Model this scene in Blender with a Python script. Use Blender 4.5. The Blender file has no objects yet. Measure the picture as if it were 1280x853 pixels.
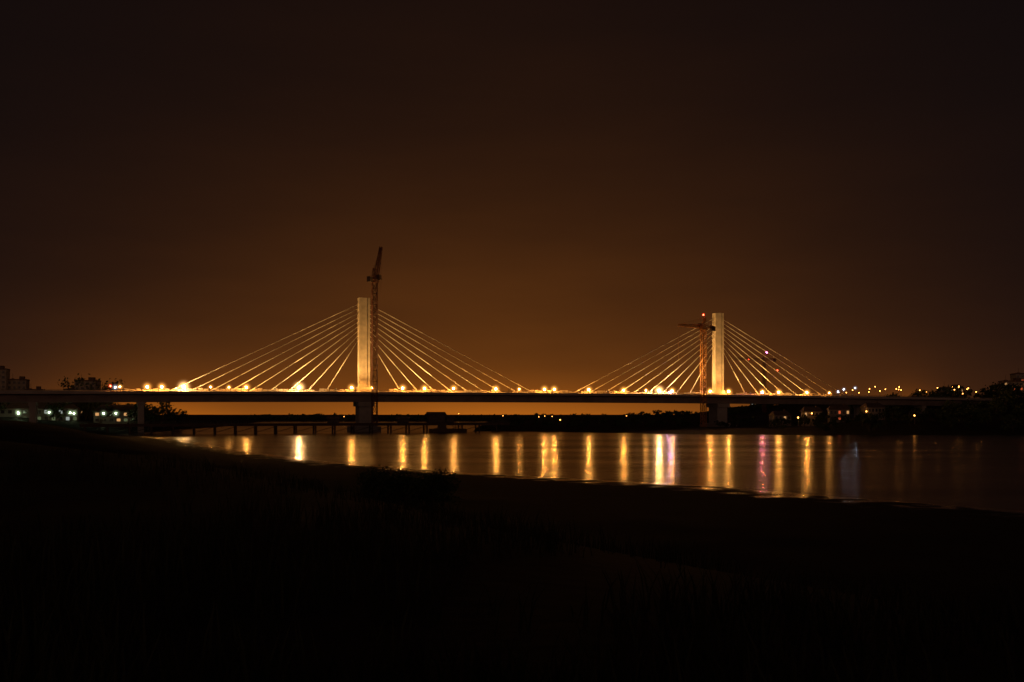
import bpy, math, random
import numpy as np
from mathutils import Vector
random.seed(7); np.random.seed(7)
S=bpy.context.scene
S.view_settings.view_transform='Standard'; S.view_settings.look='None'; S.view_settings.exposure=0
# ------------------------------------------------------------ helpers
class MB:
    def __init__(s): s.v=[]; s.f=[]
    def quad(s,a,b,c,d):
        i=len(s.v); s.v+= [tuple(a),tuple(b),tuple(c),tuple(d)]; s.f.append((i,i+1,i+2,i+3))
    def box(s,c,size,ux=(1,0,0),uy=(0,1,0),uz=(0,0,1),top=1.0):
        c=Vector(c);ux=Vector(ux)*size[0]/2;uy=Vector(uy)*size[1]/2;uz=Vector(uz)*size[2]/2
        i=len(s.v)
        for k,t in ((-1,1.0),(1,top)):
            for a,b in ((-1,-1),(1,-1),(1,1),(-1,1)):
                s.v.append(tuple(c+ux*a*t+uy*b*t+uz*k))
        for f in ((0,3,2,1),(4,5,6,7),(0,1,5,4),(1,2,6,5),(2,3,7,6),(3,0,4,7)):
            s.f.append(tuple(i+j for j in f))
    def beam(s,p0,p1,r0,r1=None,n=4):
        if r1 is None: r1=r0
        p0=Vector(p0);p1=Vector(p1);d=(p1-p0).normalized()
        a=d.orthogonal().normalized();b=d.cross(a);i=len(s.v)
        for p,r in ((p0,r0),(p1,r1)):
            for k in range(n):
                t=2*math.pi*(k+.5)/n; s.v.append(tuple(p+a*math.cos(t)*r+b*math.sin(t)*r))
        for k in range(n):
            s.f.append((i+k,i+(k+1)%n,i+n+(k+1)%n,i+n+k))
        s.f.append(tuple(i+k for k in range(n))[::-1]); s.f.append(tuple(i+n+k for k in range(n)))
    def mesh(s,name,mat=None,smooth=False):
        m=bpy.data.meshes.new(name); m.from_pydata(s.v,[],s.f); m.update()
        if mat: m.materials.append(mat)
        if smooth:
            for p in m.polygons: p.use_smooth=True
        return m
    def obj(s,name,mat=None,parent=None,smooth=False):
        return addobj(name,s.mesh(name,mat,smooth),parent)
def addobj(name,data,parent=None,loc=None):
    o=bpy.data.objects.new(name,data); S.collection.objects.link(o)
    if parent: o.parent=parent
    if loc is not None: o.location=loc
    return o
def empty(name,loc=(0,0,0)):
    return addobj(name,None,None,loc)
def mat(name,col,rough=.7,metal=0,var=.25,scale=.5,bump=0,spec=.5):
    m=bpy.data.materials.new(name); m.use_nodes=True; nt=m.node_tree; b=nt.nodes['Principled BSDF']
    b.inputs['Roughness'].default_value=rough; b.inputs['Metallic'].default_value=metal
    b.inputs['Specular IOR Level'].default_value=spec
    tc=nt.nodes.new('ShaderNodeNewGeometry'); n=nt.nodes.new('ShaderNodeTexNoise'); n.inputs['Scale'].default_value=scale
    n.inputs['Detail'].default_value=6
    nt.links.new(tc.outputs['Position'],n.inputs['Vector'])
    r=nt.nodes.new('ShaderNodeValToRGB'); 
    r.color_ramp.elements[0].position=.3; r.color_ramp.elements[1].position=.7
    r.color_ramp.elements[0].color=tuple(c*(1-var) for c in col)+(1,); r.color_ramp.elements[1].color=tuple(min(1,c*(1+var)) for c in col)+(1,)
    nt.links.new(n.outputs['Fac'],r.inputs['Fac']); nt.links.new(r.outputs['Color'],b.inputs['Base Color'])
    if bump:
        bp=nt.nodes.new('ShaderNodeBump'); bp.inputs['Strength'].default_value=bump
        nt.links.new(n.outputs['Fac'],bp.inputs['Height']); nt.links.new(bp.outputs['Normal'],b.inputs['Normal'])
    return m
def emat(name,col,st):
    m=bpy.data.materials.new(name); m.use_nodes=True; nt=m.node_tree; nt.nodes.clear()
    o=nt.nodes.new('ShaderNodeOutputMaterial'); e=nt.nodes.new('ShaderNodeEmission')
    e.inputs['Color'].default_value=tuple(col)+(1,); e.inputs['Strength'].default_value=st
    nt.links.new(e.outputs[0],o.inputs['Surface']); return m
def halomat(name,col,st,R):
    # emissive volume painting a glow around a lamp, fading with distance from it
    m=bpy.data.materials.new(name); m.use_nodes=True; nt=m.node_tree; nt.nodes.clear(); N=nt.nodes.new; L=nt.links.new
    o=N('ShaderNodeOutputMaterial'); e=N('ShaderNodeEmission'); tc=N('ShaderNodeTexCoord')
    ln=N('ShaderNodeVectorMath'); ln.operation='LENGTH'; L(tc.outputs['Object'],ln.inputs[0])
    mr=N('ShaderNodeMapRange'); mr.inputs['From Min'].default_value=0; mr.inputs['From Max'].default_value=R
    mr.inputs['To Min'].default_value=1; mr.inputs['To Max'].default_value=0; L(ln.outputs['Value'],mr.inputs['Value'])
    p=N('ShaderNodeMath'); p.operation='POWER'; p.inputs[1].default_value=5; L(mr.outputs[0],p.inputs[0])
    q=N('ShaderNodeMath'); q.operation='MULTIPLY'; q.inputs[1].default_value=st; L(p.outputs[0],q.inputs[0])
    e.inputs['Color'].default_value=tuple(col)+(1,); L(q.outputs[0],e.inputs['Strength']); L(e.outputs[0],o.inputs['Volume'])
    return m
def ico(name,r,m,sub=2,loc=(0,0,0)):
    import bmesh
    bm=bmesh.new(); bmesh.ops.create_icosphere(bm,subdivisions=sub,radius=r)
    me=bpy.data.meshes.new(name); bm.to_mesh(me); bm.free(); me.materials.append(m); return me
def ss(a,b,x):
    t=np.clip((x-a)/(b-a),0,1); return t*t*(3-2*t)
def vnoise(X,Y,sc,seed=0):
    r=np.zeros_like(X,dtype=float); rs=np.random.RandomState(seed)
    for k in range(7):
        a=rs.uniform(0,6.28); f=(1.6**k)/sc; ph=rs.uniform(0,6.28,2)
        r+=np.sin((X*math.cos(a)+Y*math.sin(a))*f+ph[0])*np.sin((-X*math.sin(a)+Y*math.cos(a))*f*.8+ph[1])/(1.35**k)
    return r*.4
# bridge axes
D=Vector((.9307,.3658,0)); N_=Vector((.3658,-.9307,0)); O=Vector((-74.4,500,0)); UZ=Vector((0,0,1))
def B(s,t,z): return O+D*s+N_*t+UZ*z
def deckz(s): return 19.2-1.5e-5*(s-104)**2
# ------------------------------------------------------------ materials
concrete=mat('concrete',(.36,.34,.31),.75,var=.15,scale=.3)
pylon_m=mat('pylon_concrete',(.5,.44,.34),.7,var=.22,scale=.35)
deck_m=mat('deck_concrete',(.42,.36,.33),.8,var=.2,scale=.2)
asphalt=mat('asphalt',(.05,.05,.05),.8)
cable_m=mat('cable_sheath',(.78,.72,.6),.45,var=.05)
steel=mat('steel',(.22,.2,.18),.5,metal=.3)
rust=mat('rusty_steel',(.09,.06,.045),.85)
redsteel=mat('crane_paint',(.13,.045,.025),.6)
yelsteel=mat('crane_paint_yellow',(.5,.22,.05),.5)
leaf=mat('foliage',(.055,.075,.03),.8,var=.5,scale=.3,spec=.2)
bark=mat('bark',(.08,.06,.04),.9)
grass_m=mat('grass_blades',(.04,.04,.02),.95,var=.4,scale=.6,spec=0)
wall_m=mat('wall_render',(.3,.27,.23),.8)
roof_m=mat('roof_tiles',(.12,.08,.06),.8)
glass=mat('dark_glass',(.03,.03,.03),.2)
# ------------------------------------------------------------ world
w=bpy.data.worlds.new('World'); S.world=w; w.use_nodes=True; nt=w.node_tree; nt.nodes.clear(); N=nt.nodes.new; L=nt.links.new
out=N('ShaderNodeOutputWorld'); 
def M(op,a,b=None,c=None):
    n=N('ShaderNodeMath'); n.operation=op
    for i,x in enumerate((a,b,c)):
        if x is None: continue
        if isinstance(x,(int,float)): n.inputs[i].default_value=x
        else: L(x,n.inputs[i])
    return n.outputs[0]
tc=N('ShaderNodeTexCoord'); sp=N('ShaderNodeSeparateXYZ'); L(tc.outputs['Generated'],sp.inputs[0])
el=M('MAXIMUM',sp.outputs['Z'],0.0)
az=M('ARCTAN2',sp.outputs['X'],sp.outputs['Y'])
mp=N('ShaderNodeMapping'); mp.inputs['Scale'].default_value=(1.5,1.5,7); mp.inputs['Rotation'].default_value=(0.06,.1,0)
L(tc.outputs['Generated'],mp.inputs[0])
nz=N('ShaderNodeTexNoise'); nz.inputs['Scale'].default_value=1.6; nz.inputs['Detail'].default_value=4; nz.inputs['Roughness'].default_value=.5; L(mp.outputs[0],nz.inputs['Vector'])
cl=M('MULTIPLY_ADD',nz.outputs['Fac'],1.1,0.45)
def lobe(center,sig,he):
    d=M('DIVIDE',M('SUBTRACT',az,center),sig)
    g=M('EXPONENT',M('MULTIPLY',M('MULTIPLY',d,d),-1.0))
    return M('MULTIPLY',g,M('EXPONENT',M('DIVIDE',el,-he)))
main=M('MULTIPLY',lobe(math.radians(-1.5),math.radians(20.5),.12),cl)
wide=M('MULTIPLY',M('EXPONENT',M('DIVIDE',el,-.17)),cl)
town=M('ADD',lobe(math.radians(21.7),.028,.012),M('ADD',lobe(math.radians(-20),.08,.02),lobe(math.radians(-1),.26,.022)))
back_fill=M('MULTIPLY',M('MAXIMUM',M('MULTIPLY',sp.outputs['Y'],-1.0),0.0),M('EXPONENT',M('DIVIDE',el,-.2)))  # added glow behind the camera, brightens the deck side facing it
def emis(col,fac):
    b=N('ShaderNodeBackground'); b.inputs[0].default_value=tuple(col)+(1,); 
    if isinstance(fac,(int,float)): b.inputs[1].default_value=fac
    else: L(fac,b.inputs[1])
    return b.outputs[0]
def add(a,b):
    n=N('ShaderNodeAddShader'); L(a,n.inputs[0]); L(b,n.inputs[1]); return n.outputs[0]
sky=N('ShaderNodeTexSky'); sky.sky_type='NISHITA'; sky.sun_disc=False; sky.sun_elevation=math.radians(-6); sky.sun_rotation=math.radians(200)
bs=N('ShaderNodeBackground'); L(sky.outputs[0],bs.inputs[0]); bs.inputs[1].default_value=.003
sh=add(emis((.158,.045,.0024),main),emis((.0065,.0026,.0018),wide))
sh=add(sh,emis((.22,.055,.001),town)); sh=add(sh,emis((.34,.16,.1),back_fill)); sh=add(sh,emis((.0038,.0027,.003),1.0)); sh=add(sh,bs.outputs[0])
L(sh,out.inputs['Surface'])
faint_fill=bpy.data.lights.new('fill_sun','SUN'); faint_fill.energy=.003; faint_fill.angle=math.radians(2); faint_fill.color=(1,.85,.7)  # faint added fill for foreground shape
mo=addobj('fill_sun',faint_fill); mo.rotation_euler=(math.radians(50),0,math.radians(20))
# ------------------------------------------------------------ terrain
shore=[(-330,1400),(-230,900),(-190,700),(-172,520),(-157,415),(-106,329),(-66,243),(-42,200),(-27,176),(-5,150),(12,135),(26,122),(36,107),(48,92),(57,74),(75,45),(110,0),(160,-80),(220,-300)]
def near_h(X,Y):
    P=np.array(shore,float); dist=np.full(X.shape,1e9)
    for a,b in zip(P[:-1],P[1:]):
        ab=b-a; t=np.clip(((X-a[0])*ab[0]+(Y-a[1])*ab[1])/(ab@ab),0,1)
        dist=np.minimum(dist,np.hypot(X-a[0]-t*ab[0],Y-a[1]-t*ab[1]))
    xs=np.interp(Y,P[::-1,1],P[::-1,0]); d=np.where(X<xs,dist,-dist)
    d=d+vnoise(X,Y,9,3)*.9*ss(0,1,np.abs(d)+.4)
    z=np.where(d>0,np.minimum(d,16)*.022,d*.06)+ss(12,60,d)*1.0
    Lf=ss(100,190,Y)*(1-.35*ss(250,330,Y))
    z+=5.9*np.maximum(Lf*ss(8,55,d),ss(50,84,d))
    z+=vnoise(X,Y,2.2,5)*.10*ss(10,30,d)+vnoise(X,Y,14,8)*.25*ss(20,50,d)
    return np.maximum(z,-2.6)
def far_h(X,Y):
    ys=np.interp(X,[-3000,-400,-40,-25,-20,23,60,86,215,300,450,700,1200,3000],[1050,1080,1120,1100,492,482,440,418,412,390,330,250,150,0])
    d=Y-ys+vnoise(X,Y,15,11)*4+vnoise(X,Y,60,14)*5
    z=np.where(d>0,np.minimum(d,60)*.022,d*.05)
    z+=5*ss(120,190,X)*ss(10,110,d)+13*ss(225,330,X)*ss(120,280,d)
    z+=vnoise(X,Y,20,12)*.5*ss(10,60,d)
    return np.maximum(z,-2.6)
def grid(name,xs,ys,hf,m):
    X,Y=np.meshgrid(xs,ys); Z=hf(X,Y); nx,ny=len(xs),len(ys)
    v=np.stack([X,Y,Z],-1).reshape(-1,3)
    i=np.arange(nx*ny).reshape(ny,nx)
    f=np.stack([i[:-1,:-1],i[:-1,1:],i[1:,1:],i[1:,:-1]],-1).reshape(-1,4)
    me=bpy.data.meshes.new(name); me.from_pydata(v.tolist(),[],f.tolist()); me.materials.append(m)
    for p in me.polygons: p.use_smooth=True
    return addobj(name,me)
# mud: wet & smooth near water level, drier & rough higher
mud=bpy.data.materials.new('river_mud'); mud.use_nodes=True; nt=mud.node_tree; N=nt.nodes.new; L=nt.links.new; b=nt.nodes['Principled BSDF']
g=N('ShaderNodeNewGeometry'); sx=N('ShaderNodeSeparateXYZ'); L(g.outputs['Position'],sx.inputs[0])
n1=N('ShaderNodeTexNoise'); n1.inputs['Scale'].default_value=.25; n1.inputs['Detail'].default_value=8; L(g.outputs['Position'],n1.inputs['Vector'])
n2=N('ShaderNodeTexNoise'); n2.inputs['Scale'].default_value=2.5; n2.inputs['Detail'].default_value=8; L(g.outputs['Position'],n2.inputs['Vector'])
hz=M('MULTIPLY_ADD',n1.outputs['Fac'],-.9,M('ADD',sx.outputs['Z'],.45))
mr=N('ShaderNodeMapRange'); mr.inputs['From Min'].default_value=.03; mr.inputs['From Max'].default_value=.18; mr.inputs['To Min'].default_value=.08; mr.inputs['To Max'].default_value=.9; L(hz,mr.inputs['Value']); L(mr.outputs[0],b.inputs['Roughness'])
cr=N('ShaderNodeValToRGB'); cr.color_ramp.elements[0].color=(.018,.013,.009,1); cr.color_ramp.elements[1].color=(.05,.038,.026,1); L(n2.outputs['Fac'],cr.inputs[0]); L(cr.outputs[0],b.inputs['Base Color'])
sm=N('ShaderNodeMapRange'); sm.inputs['From Min'].default_value=.03; sm.inputs['From Max'].default_value=.18; sm.inputs['To Min'].default_value=.5; sm.inputs['To Max'].default_value=.06; L(hz,sm.inputs['Value']); L(sm.outputs[0],b.inputs['Specular IOR Level'])
bp=N('ShaderNodeBump'); bp.inputs['Strength'].default_value=.5; bp.inputs['Distance'].default_value=.05; L(n2.outputs['Fac'],bp.inputs['Height']); L(bp.outputs[0],b.inputs['Normal'])
soil=mat('soil',(.035,.03,.02),.95,scale=.05,spec=.1)
u=np.linspace(-1,1,300); xs=np.sinh(3.2*u)/np.sinh(3.2)*900
u2=np.linspace(-.55,1,320); ys=np.sinh(3.0*u2)/np.sinh(3.0)*1350
grid('riverbank',xs,ys,near_h,mud)
xs=np.concatenate([np.linspace(-1500,-60,120),np.linspace(-50,500,180),np.linspace(510,2000,60)])
ys=np.concatenate([np.linspace(140,370,20),np.linspace(375,900,150),np.linspace(910,1400,80)])
grid('far_riverbank',xs,ys,far_h,soil)
gm=MB(); gm.quad((-9000,-3000,-2.7),(9000,-3000,-2.7),(9000,9000,-2.7),(-9000,9000,-2.7)); gm.obj('ground',soil)
# water
wm=bpy.data.materials.new('river_water'); wm.use_nodes=True; nt=wm.node_tree; N=nt.nodes.new; L=nt.links.new; b=nt.nodes['Principled BSDF']
b.inputs['Base Color'].default_value=(.004,.003,.002,1); b.inputs['IOR'].default_value=1.33; b.inputs['Specular IOR Level'].default_value=.26
g=N('ShaderNodeNewGeometry'); mp=N('ShaderNodeMapping'); mp.inputs['Scale'].default_value=(.006,.035,1); mp.inputs['Rotation'].default_value=(0,0,.5); L(g.outputs['Position'],mp.inputs[0])
n1=N('ShaderNodeTexNoise'); n1.inputs['Scale'].default_value=1; n1.inputs['Detail'].default_value=5; L(mp.outputs[0],n1.inputs['Vector'])
mr=N('ShaderNodeMapRange'); mr.inputs['From Min'].default_value=.3; mr.inputs['From Max'].default_value=.7; mr.inputs['To Min'].default_value=.15; mr.inputs['To Max'].default_value=.24; L(n1.outputs['Fac'],mr.inputs['Value']); L(mr.outputs[0],b.inputs['Roughness'])
n3=N('ShaderNodeTexNoise'); n3.inputs['Scale'].default_value=.55; n3.inputs['Detail'].default_value=3; L(g.outputs['Position'],n3.inputs['Vector'])
bp=N('ShaderNodeBump'); bp.inputs['Strength'].default_value=1; bp.inputs['Distance'].default_value=.055; L(n3.outputs['Fac'],bp.inputs['Height']); L(bp.outputs[0],b.inputs['Normal'])
gm=MB(); gm.quad((-900,-500,0),(1500,-500,0),(1500,1300,0),(-900,1300,0)); gm.obj('river_water',wm)
# ------------------------------------------------------------ bridge
br=empty('cable_stayed_bridge')
sec=[(-13,0),(-13,-.7),(-9,-1.2),(-6,-4.3),(6,-4.3),(9,-1.2),(13,-.7),(13,0)]
ST=list(np.arange(-420,640,6.0))
mb=MB()
for k,s in enumerate(ST):
    for t,z in sec: mb.v.append(tuple(B(s,t,deckz(s)+z)))
n=len(sec)
for k in range(len(ST)-1):
    for j in range(n): a=k*n+j; b2=k*n+(j+1)%n; mb.f.append((a,b2,b2+n,a+n))
mb.obj('deck_girder',deck_m,br)
def strip(t0,t1,z0,z1,m,name,s0=-420,s1=636):
    q=MB(); SS=[s for s in ST if s0<=s<=s1]
    for s in SS:
        for t,z in ((t0,z0),(t0,z1),(t1,z1),(t1,z0)): q.v.append(tuple(B(s,t,deckz(s)+z)))
    for k in range(len(SS)-1):
        for j in range(4): a=k*4+j; b2=k*4+(j+1)%4; q.f.append((a,b2,b2+4,a+4))
    q.obj(name,m,br)
strip(12.6,13.05,-.25,.55,concrete,'parapet_near'); strip(-13.05,-12.6,-.25,.55,concrete,'parapet_far')
strip(-1.3,1.3,-.05,1.0,pylon_m,'median')
for i,(a,c) in enumerate(((1.6,12.4),(-12.4,-1.6))): strip(a,c,-.1,.012,asphalt,'carriageway_%d'%i)
mb=MB()
for s in np.arange(-418,630,3):
    for t in (12.8,-12.8): mb.beam(B(s,t,deckz(s)+.5),B(s,t,deckz(s)+1.3),.07)
for s0,s1 in zip(ST[:-1],ST[1:]):
    for t in (12.8,-12.8):
        for h in (.9,1.3): mb.beam(B(s0,t,deckz(s0)+h),B(s1,t,deckz(s1)+h),.06)
mb.obj('railing',steel,br)
# median work barrier (lit hoarding between carriageways, over the cable-stayed spans)
mb=MB()
s=-112
while s<305:
    if not (abs(s+1)<6 or abs(s-207)<6) and random.random()<.85:
        h=random.choice((.7,.9,1.0,1.3)); mb.box(B(s+1,0,deckz(s)+1.0+h/2),(2.2,.3+random.random()*.4,h),D,N_,UZ)
    s+=2.5
mb.obj('median_barrier',pylon_m,br)
TOP=66.9
def pylon(s0,idx):
    p=MB(); z0=deckz(s0)+.02
    H=TOP-z0
    wd=5.6; lt=3.6
    p.box(B(s0-.75,0,z0+H/2),(4.1,lt,H),D,N_,UZ)
    p.box(B(s0+2.25,0,z0+H/2),(1.1,lt,H),D,N_,UZ)
    p.box(B(s0+1.5,0,z0+(H-1.6)/2),(.4,lt-1.6,H-1.6),D,N_,UZ)
    p.box(B(s0,0,z0+1.6),(7.2,4.6,3.2),D,N_,UZ,top=.93)
    z=z0+6
    while z<TOP-3:
        p.box(B(s0+1.5,0,z),(.4,lt-1.2,.3),D,N_,UZ)
        z+=3.0
    for k in range(9):
        zz=46+ (TOP-3.2-46)*(k/8.)
        for a in (-1,1): p.box(B(s0+a*(wd/2+.12),0,zz),(.3,1.1,1.2),D,N_,UZ)
    p.obj('pylon_%d'%idx,pylon_m,br)
    q=MB(); zb=z0-4.35
    q.box(B(s0,0,zb/2+1.2),(6.6,9.0,zb-2.4),D,N_,UZ,top=1.0)
    q.box(B(s0,0,zb-1.1),(8.2,12.0,2.2),D,N_,UZ)
    q.box(B(s0,0,1.0),(13,19,3.0),D,N_,UZ)
    q.box(B(s0,0,3.0),(10,13,1.1),D,N_,UZ)
    q.obj('pier_%d'%idx,concrete,br)
    c=MB(); cc=MB()
    for k in range(9):
        zt=46+(TOP-3.2-46)*(k/8.); off=19+ (92-19)*(k/8.)
        for a in (-1,1):
            p0=B(s0+a*wd/2,0,zt); sa=s0+a*off; p1=B(sa,0,deckz(sa)+1.0)
            c.beam(p0,p1,.16,n=6)
            d=(p0-p1).normalized(); cc.beam(p1-d*.5,p1+d*4,.3,n=8)
    c.obj('stay_cables_%d'%idx,cable_m,br,smooth=True); cc.obj('cable_sleeves_%d'%idx,cable_m,br,smooth=True)
pylon(0,0); pylon(208,1)
q=MB()
for s0 in (-105,-150,-195,-240,-285,-330,312,355,400,445):
    zb=deckz(s0)-4.32
    for t in (-4.5,4.5): q.box(B(s0,t,zb/2-1),(2.6,2.6,zb+2),D,N_,UZ)
    q.box(B(s0,0,zb-.8),(3.2,13,1.5),D,N_,UZ)
q.obj('approach_piers',concrete,br)
# ------------------------------------------------------------ lamps
warm=(1,.38,.065)
def lampset(name,col,L0,R,hR,hs,pole=2.6):
    d={}
    d['head']=ico(name+'_bulb',R,emat(name+'_bulb',col,L0),2)
    d['halo']=ico(name+'_halo',hR,halomat(name+'_halo',col,hs,hR),3) if hs else None
    q=MB(); q.beam((0,0,-pole),(0,0,-R*.5),.11,.07,8); q.box((0,0,-pole+.1),(.5,.5,.2)); q.beam((0,0,R*.9),(0,0,R*1.25),R*1.2,R*.5,10)
    d['pole']=q.mesh(name+'_pole',steel); return d
def lamp(ls,loc,name='street_lamp'):
    e=empty(name,loc)
    addobj('pole',ls['pole'],e); addobj('lamp_head',ls['head'],e)
    if ls['halo']: addobj('glow_halo',ls['halo'],e)  # self-glowing sphere stands in for lamp-lit air
    return e
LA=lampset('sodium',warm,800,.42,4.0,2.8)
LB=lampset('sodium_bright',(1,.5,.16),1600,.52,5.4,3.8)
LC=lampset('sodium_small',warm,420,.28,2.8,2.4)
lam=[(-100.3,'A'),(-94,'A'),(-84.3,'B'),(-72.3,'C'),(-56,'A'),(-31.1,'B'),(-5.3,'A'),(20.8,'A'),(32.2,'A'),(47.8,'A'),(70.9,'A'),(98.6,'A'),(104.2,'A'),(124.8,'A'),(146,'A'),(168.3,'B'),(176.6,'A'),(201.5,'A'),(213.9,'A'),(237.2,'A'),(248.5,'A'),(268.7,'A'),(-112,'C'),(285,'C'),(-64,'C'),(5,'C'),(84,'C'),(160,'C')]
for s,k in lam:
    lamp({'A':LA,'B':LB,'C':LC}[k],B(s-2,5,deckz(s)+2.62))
# floodlights washing the pylons and stays
fb=MB(); fb.box((0,0,-.9),(.15,.15,1.8)); fb.box((0,0,.2),(.9,.5,.6),top=.85); fbm=fb.mesh('floodlight_body',steel)
def flood(s,t,tz,s0,power,ang=75):
    loc=B(s,t,deckz(s)+1.8); e=empty('floodlight',loc); addobj('body',fbm,e)
    l=bpy.data.lights.new('flood_beam','SPOT'); l.energy=power; l.color=(1,.5,.135); l.spot_size=math.radians(ang); l.spot_blend=.6; l.shadow_soft_size=.3
    o=addobj('flood_beam',l,e); o.location=(0,0,.75)
    dr=B(s0,0,tz)-(loc+Vector((0,0,.75))); o.rotation_euler=dr.to_track_quat('-Z','Y').to_euler()
for s0 in (0,208):
    for a in (-1,1):
        flood(s0+a*16,9,46,s0,30000,80); flood(s0+a*45,9,46,s0,110000,60)
        flood(s0+a*75,8,30,s0,45000,50)
# ------------------------------------------------------------ cranes
def lattice(mb,p0,p1,w0,w1,r=.1,step=2.5,side=None):
    p0=Vector(p0);p1=Vector(p1);d=(p1-p0);Ln=d.length;d.normalize()
    a=Vector(side) if side else d.orthogonal(); a=(a-d*a.dot(d)).normalized(); b=d.cross(a)
    n=max(2,int(Ln/step)); rings=[]
    for k in range(n+1):
        w_=w0+(w1-w0)*k/n; c=p0+d*Ln*k/n
        rings.append([c+a*w_/2*i+b*w_/2*j for i,j in ((-1,-1),(1,-1),(1,1),(-1,1))])
    for j in range(4): mb.beam(rings[0][j],rings[-1][j],r*1.3)
    for k in range(n):
        for j in range(4):
            mb.beam(rings[k][j],rings[k][(j+1)%4],r*.8)
            if k%2: mb.beam(rings[k][j],rings[k+1][(j+1)%4],r*.8)
            else: mb.beam(rings[k][(j+1)%4],rings[k+1][j],r*.8)
def crane(base,H,jaz,jel,jl,cl_,m,luff=True):
    e=empty('tower_crane',base); mb=MB()
    lattice(mb,(0,0,0),(0,0,H),2.3,2.3,.16,2.6,side=tuple(D))
    mb.obj('mast',m,e)
    jd=Vector((math.sin(jaz),math.cos(jaz),0)); sd=Vector((jd.y,-jd.x,0))
    q=MB(); q.box((0,0,H+.6),(3.2,3.2,1.2),jd,sd); q.obj('slewing_ring',m,e)
    q=MB(); q.box(Vector((0,0,H+2.6))+sd*1.9+jd*1.2,(2.0,1.6,2.4),jd,sd,top=.9); q.obj('cab',rust,e)
    q=MB(); apex=Vector((0,0,H+7))-jd*1.0
    lattice(q,(0,0,H+1.2),apex,2.0,.5,.12,2,side=tuple(sd))
    jt=Vector((0,0,H+1.8))+jd*math.cos(jel)*jl+Vector((0,0,math.sin(jel)*jl))
    lattice(q,Vector((0,0,H+1.8))+jd*1.2,jt,1.8,1.0,.16,2.2,side=tuple(sd))
    cj=Vector((0,0,H+1.8))-jd*cl_
    lattice(q,Vector((0,0,H+1.8))-jd*1.2,cj,1.5,1.3,.13,2.2,side=tuple(sd))
    q.beam(apex,jt,.07); q.beam(apex,Vector((0,0,H+1.8)).lerp(jt,.55),.07); q.beam(apex,cj,.07)
    q.beam(jt,jt-Vector((0,0,H*.35)),.05)
    q.obj('jib',m,e)
    q=MB(); q.box(cj+Vector((0,0,-.8)),(2.6,1.8,2.6),jd,sd); q.obj('counterweight',rust,e)
    return e
crane(B(2.0,14.5,3),70,math.radians(20),math.radians(68),18,5,redsteel)
crane(B(189,14.5,1),54.5,math.radians(-111),0.03,16,6,yelsteel)
crane(Vector((228,900,10)),46,math.radians(-75),.04,26,9,redsteel)
RED=lampset('red_beacon',(1,.05,.02),30,.4,2.2,1.0,.8)
PNK=lampset('pink_lamp',(1,.12,.5),110,.45,2.4,.8,.8)
VIO=lampset('violet_lamp',(.45,.25,1),450,.4,3,.5,1.5)
WHT=lampset('white_lamp',(.75,.85,1),60,.32,2.5,1.5,3)
GRN=lampset('greenish_lamp',(.75,1,.55),60,.3,2.8,1.0,4)
ORS=lampset('orange_lamp',(1,.35,.06),16,.3,3,0,4)
lamp(RED,B(189,14.5,64),'beacon_lamp')
lamp(PNK,Vector((229.5,897,64)),'beacon_lamp'); lamp(RED,Vector((215,905,58)),'beacon_lamp'); lamp(RED,Vector((240,900,48)),'beacon_lamp')
lamp(VIO,B(171,9,deckz(170)+1.6),'work_lamp'); lamp(PNK,B(232,9,deckz(230)+2),'work_lamp'); lamp(RED,B(198,10,deckz(200)+2),'work_lamp')
# ------------------------------------------------------------ trestle
tr=empty('construction_trestle'); q=MB(); r2=MB()
TS=(-130,68)
q.box(B((TS[0]+TS[1])/2,24,4.2),(TS[1]-TS[0],7,.5),D,N_,UZ)
for t in (21.2,26.8): q.box(B((TS[0]+TS[1])/2,t,3.55),(TS[1]-TS[0],.5,.78),D,N_,UZ)
s=TS[0]+2
while s<TS[1]:
    for t in (21.2,26.8): q.beam(B(s,t,-2.5),B(s,t,3.2),.4,n=8)
    q.beam(B(s,21.2,.5),B(s,26.8,3),.14)
    q.beam(B(s,26.8,.4),B(min(s+9,TS[1]),26.8,3),.13); s+=9
q.obj('deck_and_piles',rust,tr)
s=TS[0]
while s<TS[1]:
    r2.beam(B(s,27.2,4.4),B(s,27.2,5.6),.06); s+=3
for h in (5.0,5.6): r2.beam(B(TS[0],27.2,h),B(TS[1],27.2,h),.06)
r2.obj('handrail',steel,tr)
def hut(s,t,z,w_,l_,h,name='site_hut'):
    e=empty(name,B(s,t,z)); q=MB(); q.box((0,0,h/2),(w_,l_,h),D,N_); 
    for i in (-.3,0,.3): q.box(N_*(l_/2+.03)+D*w_*i+UZ*h*.55,(w_*.16,.1,h*.3),D,N_)
    q.obj('walls',rust,e)
    q=MB(); a=D*(w_/2+.5); b_=N_*(l_/2+.5)
    rz=UZ*h; rr=UZ*(h+1.3)
    q.quad(-a-b_+rz,a-b_+rz,a+rr,-a+rr); q.quad(a+b_+rz,-a+b_+rz,-a+rr,a+rr)
    i=len(q.v); q.v+=[tuple(-a-b_+rz),tuple(-a+b_+rz),tuple(-a+rr),tuple(a-b_+rz),tuple(a+b_+rz),tuple(a+rr)]; q.f+=[(i,i+1,i+2),(i+3,i+5,i+4)]
    q.obj('roof',rust,e)
hut(31,22,4.45,8.5,4,4.0); hut(38,22,4.45,4,3,2.2)
hut(-20,23,4.45,5,3,2.0,'site_container'); hut(14,23,4.45,5,3,1.8,'site_container')
q=MB(); q.box(B(34,32,.7),(17,7,1.8),D,N_,UZ); q.box(B(31,32,2.4),(4,3,1.6),D,N_,UZ,top=.85); q.beam(B(38,32,1.6),B(38,32,7),.15); q.beam(B(38,32,2),B(31,31,6.5),.1)
for i in range(6): q.beam(B(27+i*2.9,35.3,1.6),B(27+i*2.9,35.3,2.6),.06)
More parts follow.
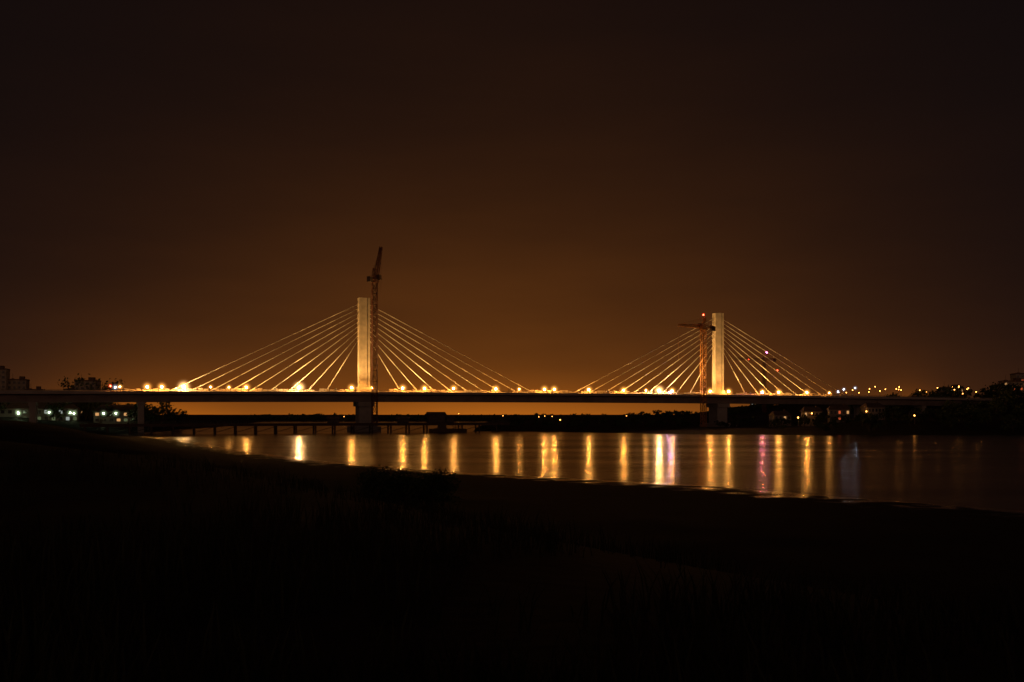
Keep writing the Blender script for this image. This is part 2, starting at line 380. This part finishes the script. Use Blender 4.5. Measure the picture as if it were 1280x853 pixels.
q.obj('work_barge',rust)
# ------------------------------------------------------------ trees
def zn(x,y,h): return float(h(np.array([float(x)]),np.array([float(y)]))[0])
def tree_mass(name,pts,hmin,hmax,hf,leaf_n=110,ls=.9,wide=1.0):
    e=empty(name); tk=MB(); lf=MB()
    for x,y in pts:
        H=random.uniform(hmin,hmax); z=zn(x,y,hf)-.2; base=Vector((x,y,z)); lean=Vector((random.uniform(-.6,.6),random.uniform(-.6,.6),0))
        tk.beam(base,base+lean+UZ*H*.6,H*.03,H*.012,5)
        cs=[]
        for k in range(random.randint(5,8)):
            a=random.uniform(0,6.28); rr=random.uniform(.1,.36)*H*wide; c=base+lean+Vector((math.cos(a)*rr,math.sin(a)*rr,H*random.uniform(.25,.9)))
            cs.append((c,H*random.uniform(.12,.22))); tk.beam(base+lean*.5+UZ*H*.3,c,H*.012,H*.004,4)
        for k in range(leaf_n):
            c,r=random.choice(cs); v=Vector((random.gauss(0,.55)*wide,random.gauss(0,.55)*wide,random.gauss(0,.45)))*r
            p=c+v; a=Vector((random.gauss(0,1),random.gauss(0,1),random.gauss(0,1))).normalized(); b_=a.orthogonal().normalized(); c2=a.cross(b_)
            s_=ls*random.uniform(.5,1.2)
            lf.quad(p-b_*s_,p-c2*s_*.6,p+b_*s_,p+c2*s_*.6)
    tk.obj('trunks',bark,e); lf.obj('leaves',leaf,e)
R=random.uniform
tree_mass('distant_trees',[(R(-420,-205),R(560,700)) for _ in range(45)]+[(R(-260,-178),R(500,600)) for _ in range(18)],8,14,near_h,150,1.0,1.3)
tree_mass('distant_trees',[(R(-320,430),R(1130,1250)) for _ in range(330)],3,7.5,far_h,60,1.5,2.0)
tree_mass('distant_trees',[(R(230,620),R(520,760)) for _ in range(190)],6,12,far_h,110,1.1,1.3)
tree_mass('riverside_trees',[(R(128,225),R(440,500)) for _ in range(30)]+[(R(215,420),R(420,540)) for _ in range(60)],4,8,far_h,120,.8,1.3)
tree_mass('riverside_trees',[(R(-10,170),R(540,660)) for _ in range(60)],2.5,5,far_h,90,.8,1.8)
tree_mass('roadside_trees',[(-254,620),(-262,640),(-268,610)],22,26,near_h,300,1.0)
tree_mass('shrub',[(R(-11.5,-5.5),R(77,84)) for _ in range(30)],2.4,3.3,near_h,420,.13,1.1)
# ------------------------------------------------------------ buildings
lit1=emat('lit_window_warm',(1,.5,.18),.6); lit2=emat('lit_window_cool',(.8,.9,.8),.35); lit3=emat('lit_window_red',(1,.16,.05),.5); lit4=emat('lit_bay',(.6,.75,.35),.12)
def building(name,x,y,z,wx,wy,h,fl,cols,plit,rot=0,roof='flat',lits=(lit1,lit2)):
    e=empty(name,(x,y,z)); e.rotation_euler=(0,0,rot)
    q=MB(); q.box((0,0,h/2-1),(wx,wy,h+2)); 
    fh=h/fl
    for k in range(1,fl): q.box((0,0,k*fh),(wx+.3,wy+.3,.2))
    q.obj('walls',wall_m,e)
    q=MB()
    if roof=='flat':
        for a,b_,c,d in ((0,wy/2,wx+.4,.3),(0,-wy/2,wx+.4,.3),(wx/2,0,.3,wy-.3),(-wx/2,0,.3,wy-.3)): q.box((a,b_,h+.5),(c,d,1.0))
        q.box((wx*.2,0,h+1.5),(wx*.25,wy*.4,3)); q.box((-wx*.3,0,h+.8),(wx*.12,wy*.2,1.6)); q.beam((-wx*.3,0,h),(-wx*.3,0,h+5),.1)
    else:
        a=wx/2+.6;b_=wy/2+.6;r=h+wy*.3
        q.quad((-a,-b_,h),(a,-b_,h),(a*.7,0,r),(-a*.7,0,r)); q.quad((a,b_,h),(-a,b_,h),(-a*.7,0,r),(a*.7,0,r))
        i=len(q.v); q.v+=[(-a,-b_,h),(-a,b_,h),(-a*.7,0,r),(a,-b_,h),(a,b_,h),(a*.7,0,r)]; q.f+=[(i,i+1,i+2),(i+3,i+5,i+4)]
        q.box((wx*.25,0,r-.3),(.8,.8,1.8))
    q.obj('roof',roof_m,e)
    W=[MB() for _ in range(len(lits)+1)]
    for k in range(fl):
        for c in range(cols):
            m=random.randrange(len(lits)) if random.random()<plit else len(lits)
            cx=-wx/2+wx*(c+.5)/cols; W[m].box((cx,-wy/2-.03,k*fh+fh*.52),(wx/cols*.5,.12,fh*.5))
    q=MB(); q.box((-wx/2+wx*.5/cols+wx/cols*.5,-wy/2-.04,1.05),(1.1,.14,2.1)); q.obj('door',roof_m,e)
    for i,m in enumerate(list(lits)+[glass]):
        if W[i].v: W[i].obj('windows_%d'%i,m,e)
# left bank town
building('apartment_block',-357,690,5,14,14,34,10,4,.06,.3); building('apartment_block',-347,700,5,12,14,27,8,4,.06,.3); building('apartment_block',-335,700,5,10,14,20,6,3,.05,.3)
building('apartment_block',-294,690,5,14,12,26,8,4,.05,.1); building('apartment_block',-305,690,5,7,12,20,6,2,.0,.1)
building('warehouse',-250,520,4.5,44,14,7,2,13,.5,.35,'hip',(lit4,lit2)); building('warehouse',-205,520,4,24,12,6,2,7,.4,.3,'hip',(lit4,lit1))
# right bank
building('apartment_block',352,700,18,15,14,13,4,6,.3,-.2,lits=(lit1,lit3)); building('apartment_block',372,720,18,18,14,19,6,6,.25,-.2,lits=(lit1,lit3)); building('apartment_block',335,760,18,16,12,10,3,5,.2,-.2)
building('riverside_house',152,505,4,9,8,6,2,5,.15,-.1,'hip',(lit3,lit1)); building('riverside_house',168,512,5,10,8,6,2,5,.15,-.2,'hip',(lit3,lit1)); building('riverside_house',183,505,6,9,8,6,2,5,.15,.1,'hip',(lit1,lit3)); building('riverside_house',140,520,3,9,8,5,2,4,.1,.1,'hip',(lit1,lit3))
for i in range(16):
    x=R(400,900); building('apartment_block',x,R(1500,1900),2,R(16,30),14,R(14,34),6,6,.2,R(-.3,.3))
for i in range(6): building('apartment_block',R(-700,-520),R(1100,1400),2,R(16,30),14,R(18,30),6,6,.2,R(-.3,.3))
# town lamps
for x,y,z in ((-248,500,9.5),(-231,497,9.5),(-213,480,9.3),(-238,480,9),(-201,490,9),(-220,500,9),(-189,475,9)): lamp(GRN,Vector((x,y,z)))
for x,y,z in ((235,705,26),(243,705,27),(226,690,24)): lamp(WHT,Vector((x,y,z)))
for i in range(26): 
    x=R(235,350); lamp(ORS,Vector((x,R(690,720),R(23,29))))
for x,y,z in ((178,500,10),(150,498,9),(138,480,7),(172,480,8),(190,470,8),(30,620,5),(350,690,27),(368,690,27)): lamp(ORS,Vector((x,y,z)))
for i in range(10): lamp(ORS,Vector((R(-200,350),R(1090,1120),R(5,9))))
lamp(RED,B(-118,6,deckz(-118)+3),'work_lamp'); lamp(WHT,B(-116,0,deckz(-116)+2.5),'work_lamp')
# bank grass & weeds near camera
q=MB(); rs=random.Random(3); GX=[];
for i in range(5200):
    r=4+ (rs.random()**1.5)*46; a=rs.uniform(-.75,.75); GX.append((math.sin(a)*r,math.cos(a)*r))
gx=np.array(GX); gz=near_h(gx[:,0],gx[:,1]); cn=vnoise(gx[:,0],gx[:,1],3,21)
for (x,y),z,c in zip(GX,gz,cn):
    if c<-.1: continue
    for k in range(4):
        h=rs.uniform(.15,.5)*(1+max(0,c)*1.2); a=rs.uniform(0,6.28); bx,by=x+rs.gauss(0,.12),y+rs.gauss(0,.12); l=Vector((math.cos(a),math.sin(a),0))*h*rs.uniform(.2,.6); wv=Vector((-math.sin(a),math.cos(a),0))*.012
        p=Vector((bx,by,z-.03)); m_=p+l*.35+UZ*h*.6; t_=p+l+UZ*h
        i=len(q.v); q.v+=[tuple(p-wv),tuple(p+wv),tuple(m_+wv*.8),tuple(m_-wv*.8),tuple(t_)]; q.f+=[(i,i+1,i+2,i+3),(i+3,i+2,i+4)]
q.obj('bank_grass',grass_m)
# ------------------------------------------------------------ camera
cam=bpy.data.cameras.new('camera'); co=addobj('camera',cam); co.location=(0,0,9); co.rotation_euler=(math.radians(90),0,0)
cam.lens=35; cam.sensor_width=36; cam.shift_y=.0707; cam.clip_end=20000; cam.clip_start=.1
S.camera=co
